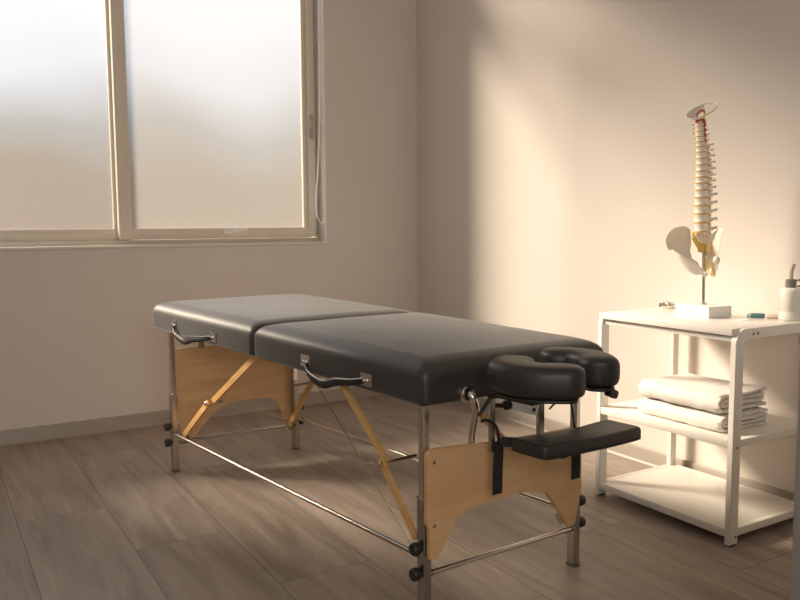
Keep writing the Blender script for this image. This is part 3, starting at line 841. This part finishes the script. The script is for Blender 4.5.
# occipital plate: thin tilted dish with an upturned rim
bm = B()
N_ = 36
ring_o, ring_i, ring_m = [], [], []
for k in range(N_):
    a = 2 * PI * k / N_
    u, v = math.cos(a), math.sin(a)
    base = SQ(701.0 + 15.0 * u, 112.3 - 5.0 * u - 4.5 * v, .044 * v)
    cen = SQ(699.5 + 5.5 * u, 116.5 - 1.5 * u - .8 * v, .016 * v)
    ring_o.append(bm.verts.new(base)); ring_m.append(bm.verts.new(base * .55 + cen * .45 - UZ * .006)); ring_i.append(bm.verts.new(cen))
gap = range(N_)
for k in gap:
    k2 = (k + 1) % N_
    if 1 <= k <= 7 or 28 <= k <= 34: continue      # open behind the foramen, only the rim goes round
    bm.faces.new((ring_o[k], ring_o[k2], ring_m[k2], ring_m[k])); bm.faces.new((ring_m[k], ring_m[k2], ring_i[k2], ring_i[k]))
g = bmesh.ops.solidify(bm, geom=bm.faces[:], thickness=.0025)
loose = [v for v in bm.verts if not v.link_faces]
bmesh.ops.delete(bm, geom=loose, context='VERTS')
tube(bm, [SQ(701.0 + 15.0 * math.cos(2 * PI * k / N_), 112.3 - 5.0 * math.cos(2 * PI * k / N_) - 4.5 * math.sin(2 * PI * k / N_), .044 * math.sin(2 * PI * k / N_)) for k in range(N_)], .0022, 8, closed=True)
obj('skull_plate', bm, 'clear', spine, 50)
# sacrum
bm = B()
prof_s = [(234, 707, 12.0, .050), (238, 707.5, 11.0, .046), (243, 708, 8.5, .038), (248, 708.8, 6.0, .028), (253, 708.5, 3.6, .018), (257, 706.5, 2.0, .010), (259, 704.8, .9, .006)]
rings = []
for (y, cx, hw, dp) in prof_s:
    c = SP(cx - 2.5, y, .0)
    rings.append([bm.verts.new(c + LDv * (hw * PX * math.cos(a)) + AD * (hw * PX * .42 * math.sin(a) * (1.25 if math.sin(a) < 0 else 1))) for a in [2 * PI * k / 16 for k in range(16)]])
for a, b in zip(rings, rings[1:]):
    for k in range(16): bm.faces.new((a[k], a[(k + 1) % 16], b[(k + 1) % 16], b[k]))
bm.faces.new(rings[0]); bm.faces.new(rings[-1][::-1])
for k in range(4):
    ball(bm, SP(709.5 - .3 * k, 238 + 4.2 * k, 0) - AD * (.030 - .004 * k), .006)
obj('sacrum', bm, 'bone', spine, 60)
# hip bones: curved shells filled from an outline, thickness following the bone
def hip(outline, dep, th, cen, name='hip_bone'):
    """outline in px around the bone; dep(px,py) gives its depth; th(px,py) its half thickness"""
    n = len(outline); bm = B()
    P = smooth_path([V((a, b, 0)) for a, b in outline + [outline[0]]], 4)[:-1]
    K = len(P); R_ = 7
    def layer(side):
        rings = []
        for r in range(R_):
            f = 1 - r / R_
            ring = []
            for p in P:
                a, b = cen(p.x, p.y)
                x, y = a + (p.x - a) * f, b + (p.y - b) * f
                t = th(x, y) * math.sqrt(max(0, 1 - f ** 4)) if r else 0
                q = SP(x, y, dep(x, y)) + FV * (side * t)
                if r == 0:
                    ring.append(edge[len(ring)])
                else: ring.append(bm.verts.new(q))
            rings.append(ring)
        return rings
    edge = [bm.verts.new(SP(p.x, p.y, dep(p.x, p.y))) for p in P]
    for side in (1, -1):
        rg = layer(side)
        for a, b in zip(rg, rg[1:]):
            for k in range(K): bm.faces.new((a[k], a[(k + 1) % K], b[(k + 1) % K], b[k]))
        # close the spine of the shape by welding opposite inner points
        inner = rg[-1]
        for k in range(K): pass
        bm.faces.new(inner)
    bmesh.ops.triangulate(bm, faces=[f for f in bm.faces if len(f.verts) > 4])
    return obj(name, bm, 'bone', spine, 70)
# far hip: its inner bowl faces the room
oL = [(690, 230.5), (686.5, 228), (680, 227.4), (673.5, 229), (669, 233), (666.2, 239), (667.3, 246), (670, 249.8), (674, 249.5), (676.5, 253.5), (678.5, 259), (682, 263), (686, 267.5), (690.5, 270.5), (696, 273), (700, 272.8), (703, 273.6), (704, 270.5), (700.5, 266.5), (697.5, 263), (695.5, 260), (692, 257.6), (690.7, 253.5), (690.6, 249.5), (691.4, 245), (691, 238)]
def depL(x, y):
    bowl = .030 * (1 - min(1, ((x - 679) / 14) ** 2 + ((y - 239) / 13) ** 2)) if y < 254 else 0
    run = .02 if y < 246 else .02 - (y - 246) / 27 * .085
    flare = -.030 * max(0, (684 - x) / 18) if y < 252 else 0
    return run + bowl + flare
def cenL(x, y):
    if y < 251: return (680.5, 240)
    t = min(1, (y - 251) / 22); return (684.5 + 17.5 * t, 253 + 18.5 * t)
oL = [(a - 1.8 * max(0, min(1, (704 - a) / 10)), b) for a, b in oL]
hipL = hip(oL, depL, lambda x, y: .0055 if y < 250 else .008, cenL)
bm = B(); ball(bm, SP(685.5, 256.5, .004), .017, (1, 1, 1)); ball(bm, SP(694, 264, -.012), .011, (1.2, 1, 1)); obj('hip_socket', bm, 'bone', hipL)
# near hip: seen along its blade
oR = [(725, 226.8), (720, 231), (715, 237.5), (711.4, 243.5), (710, 249.5), (712.3, 254), (709.3, 257.5), (708.8, 262), (710, 267.5), (712.5, 274), (714.5, 275.8), (717, 275), (717.6, 270), (719.5, 268), (719.4, 264.5), (720.7, 260.5), (721.2, 257), (718.8, 254.5), (720, 247.5), (722.5, 238.5)]
def depR(x, y): return -.045 - .0016 * (x - 716) * 3 + (.0 if y < 252 else -(y - 252) / 24 * .012)
def cenR(x, y):
    t = (y - 226.8) / 49; return (716.8 - 6.0 * min(1, t * 1.6) + 1.5 * max(0, t - .6), min(max(y, 232), 271))
oR = [(a - 3.5 - max(0, 250 - b) * .11, b) for a, b in oR]
hipR = hip(oR, depR, lambda x, y: .024 if y < 252 else .020, cenR)
bm = B(); ball(bm, SP(715, 258.5, -.070), .013, (1, 1, 1.1)); ball(bm, SP(711, 270, -.062), .012, (1, 1, 1.3)); obj('hip_socket', bm, 'bone', hipR)
# pubic joint and nerves of the pelvis
bm = B(); ball(bm, SP(704, 272.6, -.062), .009, (1, 1.2, 1.1)); obj('pubic_joint', bm, 'bone', spine)
for pts, r in (([(692, 238, 0), (695, 243, -.015), (698.5, 248.5, -.02), (698, 252, -.02)], .008), ([(691, 233.5, 0), (692.5, 239, -.01), (696, 246, -.015)], .005), ([(697, 243, -.01), (701, 246.5, -.02), (700, 250, -.02)], .005),
               ([(709, 242, -.02), (706.5, 247, -.03), (708.5, 253.5, -.04)], .0038), ([(705, 244, -.02), (704.5, 250, -.03)], .003), ([(704.8, 258, -.03), (705, 264, -.04), (704.6, 271, -.045)], .0035), ([(710.3, 262, -.075), (711, 268, -.080), (713.5, 274.5, -.085)], .0032)):
    bm = B(); tube(bm, smooth_path([SP(*p) for p in pts], 5), r, 8); obj('nerve', bm, 'nerve', spine)

# ------------------------------------------------------------------ small things on the cart
ZT = CZ + .0015
# chrome ring lying flat at the far end
rc = V((2.516, 2.122, ZT))
ring = thing('chrome_ring', 'small chrome ring lying at the far end of the cart top behind the spine model', 'ring', rc)
bm = B(); lathe(bm, [(.023, 0), (.028, 0), (.029, .004), (.029, .017), (.028, .021), (.023, .021), (.022, .017), (.022, .004), (.023, 0)], rc, n=36); bmesh.ops.remove_doubles(bm, verts=bm.verts[:], dist=1e-5); obj('band', bm, 'chrome', ring)
for k in range(6):
    a = math.radians(200 + 26 * k); d = V((math.cos(a), math.sin(a), 0)); p = rc + d * .0285 + UZ * .014
    bm = B(); bar(bm, p - V((-d.y, d.x, 0)) * .0045, p + V((-d.y, d.x, 0)) * .0045, .004, .007, bev=.001); obj('notch', bm, 'collar', ring)
# two small capped tubes
def small_tube(a, b, r, m1, m2, name, label, cat):
    a, b = V(a), V(b); d = (b - a).normalized(); L_ = (b - a).length
    t = thing(name, label, cat, (a + b) / 2 - UZ * r)
    bm = B(); lathe(bm, [(0, 0), (r * .8, 0), (r, r * .3), (r, L_ * .74), (r * .9, L_ * .76), (0, L_ * .76)], a, d, 18); obj('barrel', bm, m1, t)
    bm = B(); lathe(bm, [(0, L_ * .765), (r * .9, L_ * .765), (r * .95, L_ * .93), (r * .7, L_), (0, L_)], a, d, 18); obj('cap', bm, m2, t)
    return t
small_tube((2.527, 1.700, ZT + .0085), (2.492, 1.748, ZT + .0085), .0085, 'teal', 'tealcap', 'capped_tube', 'small teal capped tube lying on the cart top near the dispenser bottle', 'tube')
small_tube((2.532, 1.694, ZT + .008), (2.560, 1.652, ZT + .008), .008, 'beige', 'bottle', 'capped_vial', 'small beige vial lying between the teal tube and the dispenser bottle', 'vial')
bm = B(); box(bm, (2.400, 1.690, ZT), (2.450, 1.725, ZT + .0018), .0006); tag(obj('paper_slip', bm, 'stand'), 'small white card lying flat on the cart top in front of the teal tube', 'card')
# dispenser bottle at the near end of the cart
bc = V((2.546, 1.620, ZT))
bot = thing('dispenser_bottle', 'white dispenser bottle with dark collar at the right end of the cart top', 'bottle', bc)
bm = B(); lathe(bm, [(0, 0), (.032, 0), (.035, .004), (.035, .030), (.0344, .031), (.035, .032), (.035, .096), (.0335, .104), (.028, .110), (.017, .113), (0, .113)], bc, n=36); obj('body', bm, 'bottle', bot)
bm = B(); lathe(bm, [(.016, .112), (.0175, .113), (.0175, .138), (.015, .141), (0, .141)], bc, n=24); cl = obj('collar', bm, 'collar', bot)
for k in range(20):
    a = 2 * PI * k / 20
bm = B(); d = V((.55, -.83, 0)).normalized()
tube(bm, smooth_path([bc + UZ * .142, bc + UZ * .165, bc + UZ * .180 + d * .003, bc + UZ * .194 + d * .007], 5), .007, 12); obj('nozzle', bm, 'clearplastic', bot)
bm = B(); tube(bm, smooth_path([bc + UZ * .137 + d * .016, bc + UZ * .139 + d * .030, bc + UZ * .130 + d * .034, bc + UZ * .119 + d * .031, bc + UZ * .117 + d * .019], 5), .003, 8); obj('trigger', bm, 'collar', bot)

# ------------------------------------------------------------------ grey cabinet close to the camera at the right edge
gx, gy = 1.1455, .710
cab = thing('side_cabinet', 'grey side cabinet close by at the right edge of the photo', 'cabinet', (gx + .2, gy - .2, 0))
bm = B(); box(bm, (gx, gy - .40, .05), (gx + .42, gy, .862), .003); obj('carcass', bm, 'cabinet', cab)
bm = B(); box(bm, (gx - .002, gy - .405, .862), (gx + .425, gy + .002, .880), .003); obj('top', bm, 'cabinet', cab)
bm = B(); box(bm, (gx + .03, gy - .37, 0), (gx + .39, gy - .03, .05), .002); obj('plinth', bm, 'foot', cab)
bm = B(); box(bm, (gx + .004, gy - .418, .06), (gx + .416, gy - .401, .855), .003); dr = obj('door', bm, 'cabinet', cab)
bm = B(); tube(bm, smooth_path([(gx + .05, gy - .418, .60), (gx + .05, gy - .445, .61), (gx + .05, gy - .445, .71), (gx + .05, gy - .418, .72)], 4), .005, 10); obj('handle', bm, 'steel', dr)

# ------------------------------------------------------------------ light
SUN_AZ = (.665, -.745); SUN_TAN = .60
sd = V((SUN_AZ[0], SUN_AZ[1], -SUN_TAN * math.hypot(*SUN_AZ))).normalized()
sun = bpy.data.lights.new('sun', 'SUN'); sun.energy = 6.0; sun.angle = math.radians(16); sun.color = (1, .82, .61)
so = bpy.data.objects.new('sun', sun); C.objects.link(so); so.location = (-6, 10, 6)
so.rotation_euler = sd.to_track_quat('-Z', 'Y').to_euler()

w = bpy.data.worlds.new('sky'); bpy.context.scene.world = w; w.use_nodes = True
nt = w.node_tree; L = nt.links; bg = nt.nodes['Background']
tc = nt.nodes.new('ShaderNodeTexCoord'); sp = nt.nodes.new('ShaderNodeSeparateXYZ'); L.new(tc.outputs['Generated'], sp.inputs[0])
nz = nt.nodes.new('ShaderNodeTexNoise'); nz.inputs['Scale'].default_value = 4.5; nz.inputs['Detail'].default_value = 1
L.new(tc.outputs['Generated'], nz.inputs['Vector'])
ma = nt.nodes.new('ShaderNodeMath'); ma.operation = 'MULTIPLY_ADD'; ma.inputs[1].default_value = .16; ma.inputs[2].default_value = -.08
L.new(nz.outputs['Fac'], ma.inputs[0])
ad = nt.nodes.new('ShaderNodeMath'); ad.operation = 'ADD'; L.new(sp.outputs['Z'], ad.inputs[0]); L.new(ma.outputs[0], ad.inputs[1])
mr = nt.nodes.new('ShaderNodeMapRange'); mr.inputs['From Min'].default_value = -.1; mr.inputs['From Max'].default_value = .4
L.new(ad.outputs[0], mr.inputs['Value'])
rp = nt.nodes.new('ShaderNodeValToRGB'); e = rp.color_ramp.elements
e[0].position = 0; e[0].color = (.30, .20, .14, 1)
e[1].position = 1; e[1].color = (1.0, 1.03, 1.08, 1)
for p, c in ((.20, (.24, .150, .085)), (.33, (.24, .170, .11)), (.44, (.33, .345, .335)), (.56, (.78, .82, .87)), (.70, (.95, .99, 1.04))):
    k = e.new(p); k.color = (*c, 1)
L.new(mr.outputs[0], rp.inputs['Fac']); L.new(rp.outputs['Color'], bg.inputs['Color'])
bg.inputs['Strength'].default_value = .51

# added fill light on the back wall, framed like an unseen window
ar = bpy.data.lights.new('back_fill_light', 'AREA'); ar.shape = 'RECTANGLE'; ar.size = 2.2; ar.size_y = 1.4
ar.energy = 22; ar.color = (1, .97, .94)
ao = bpy.data.objects.new('back_fill_light', ar); C.objects.link(ao); ao.location = (-.5, YB + .03, 1.75)
ao.rotation_euler = (math.radians(90), 0, 0)
bm = B()
for a, b in (((-1.68, YB, .97), (.68, YB + .025, 1.04)), ((-1.68, YB, 2.46), (.68, YB + .025, 2.53)), ((-1.68, YB, 1.04), (-1.61, YB + .025, 2.46)), ((.61, YB, 1.04), (.68, YB + .025, 2.46))):
    box(bm, a, b, .002)
struct('fill_light_frame', bm, 'frame')  # frame made up to go round the fill light

# ------------------------------------------------------------------ camera
cam = bpy.data.cameras.new('camera'); co = bpy.data.objects.new('camera', cam); C.objects.link(co)
yaw, pitch, roll = (math.radians(a) for a in (31.10963, 5.45913, -.37042))
f = V((math.sin(yaw) * math.cos(pitch), math.cos(yaw) * math.cos(pitch), -math.sin(pitch)))
r = V((math.cos(yaw), -math.sin(yaw), 0)); u = r.cross(f)
r2 = r * math.cos(roll) + u * math.sin(roll); u2 = -r * math.sin(roll) + u * math.cos(roll)
mw = Matrix((( r2.x, u2.x, -f.x, 0), (r2.y, u2.y, -f.y, 0), (r2.z, u2.z, -f.z, 1.05), (0, 0, 0, 1)))
co.matrix_world = mw
cam.sensor_width = 36; cam.lens = 36 * 789.04 / 800; cam.clip_start = .05
cam.dof.use_dof = True; cam.dof.focus_distance = 2.45; cam.dof.aperture_fstop = 4.8
sc = bpy.context.scene; sc.camera = co
sc.view_settings.view_transform = 'Standard'; sc.view_settings.look = 'None'; sc.view_settings.gamma = 1
sc.view_settings.use_curve_mapping = False
sc.view_settings.exposure = 1.0
sc.cycles.max_bounces = 14; sc.cycles.diffuse_bounces = 8; sc.cycles.glossy_bounces = 6; sc.cycles.transparent_max_bounces = 12; sc.cycles.transmission_bounces = 8
sc.cycles.use_denoising = True
sc.cycles.sample_clamp_indirect = 8
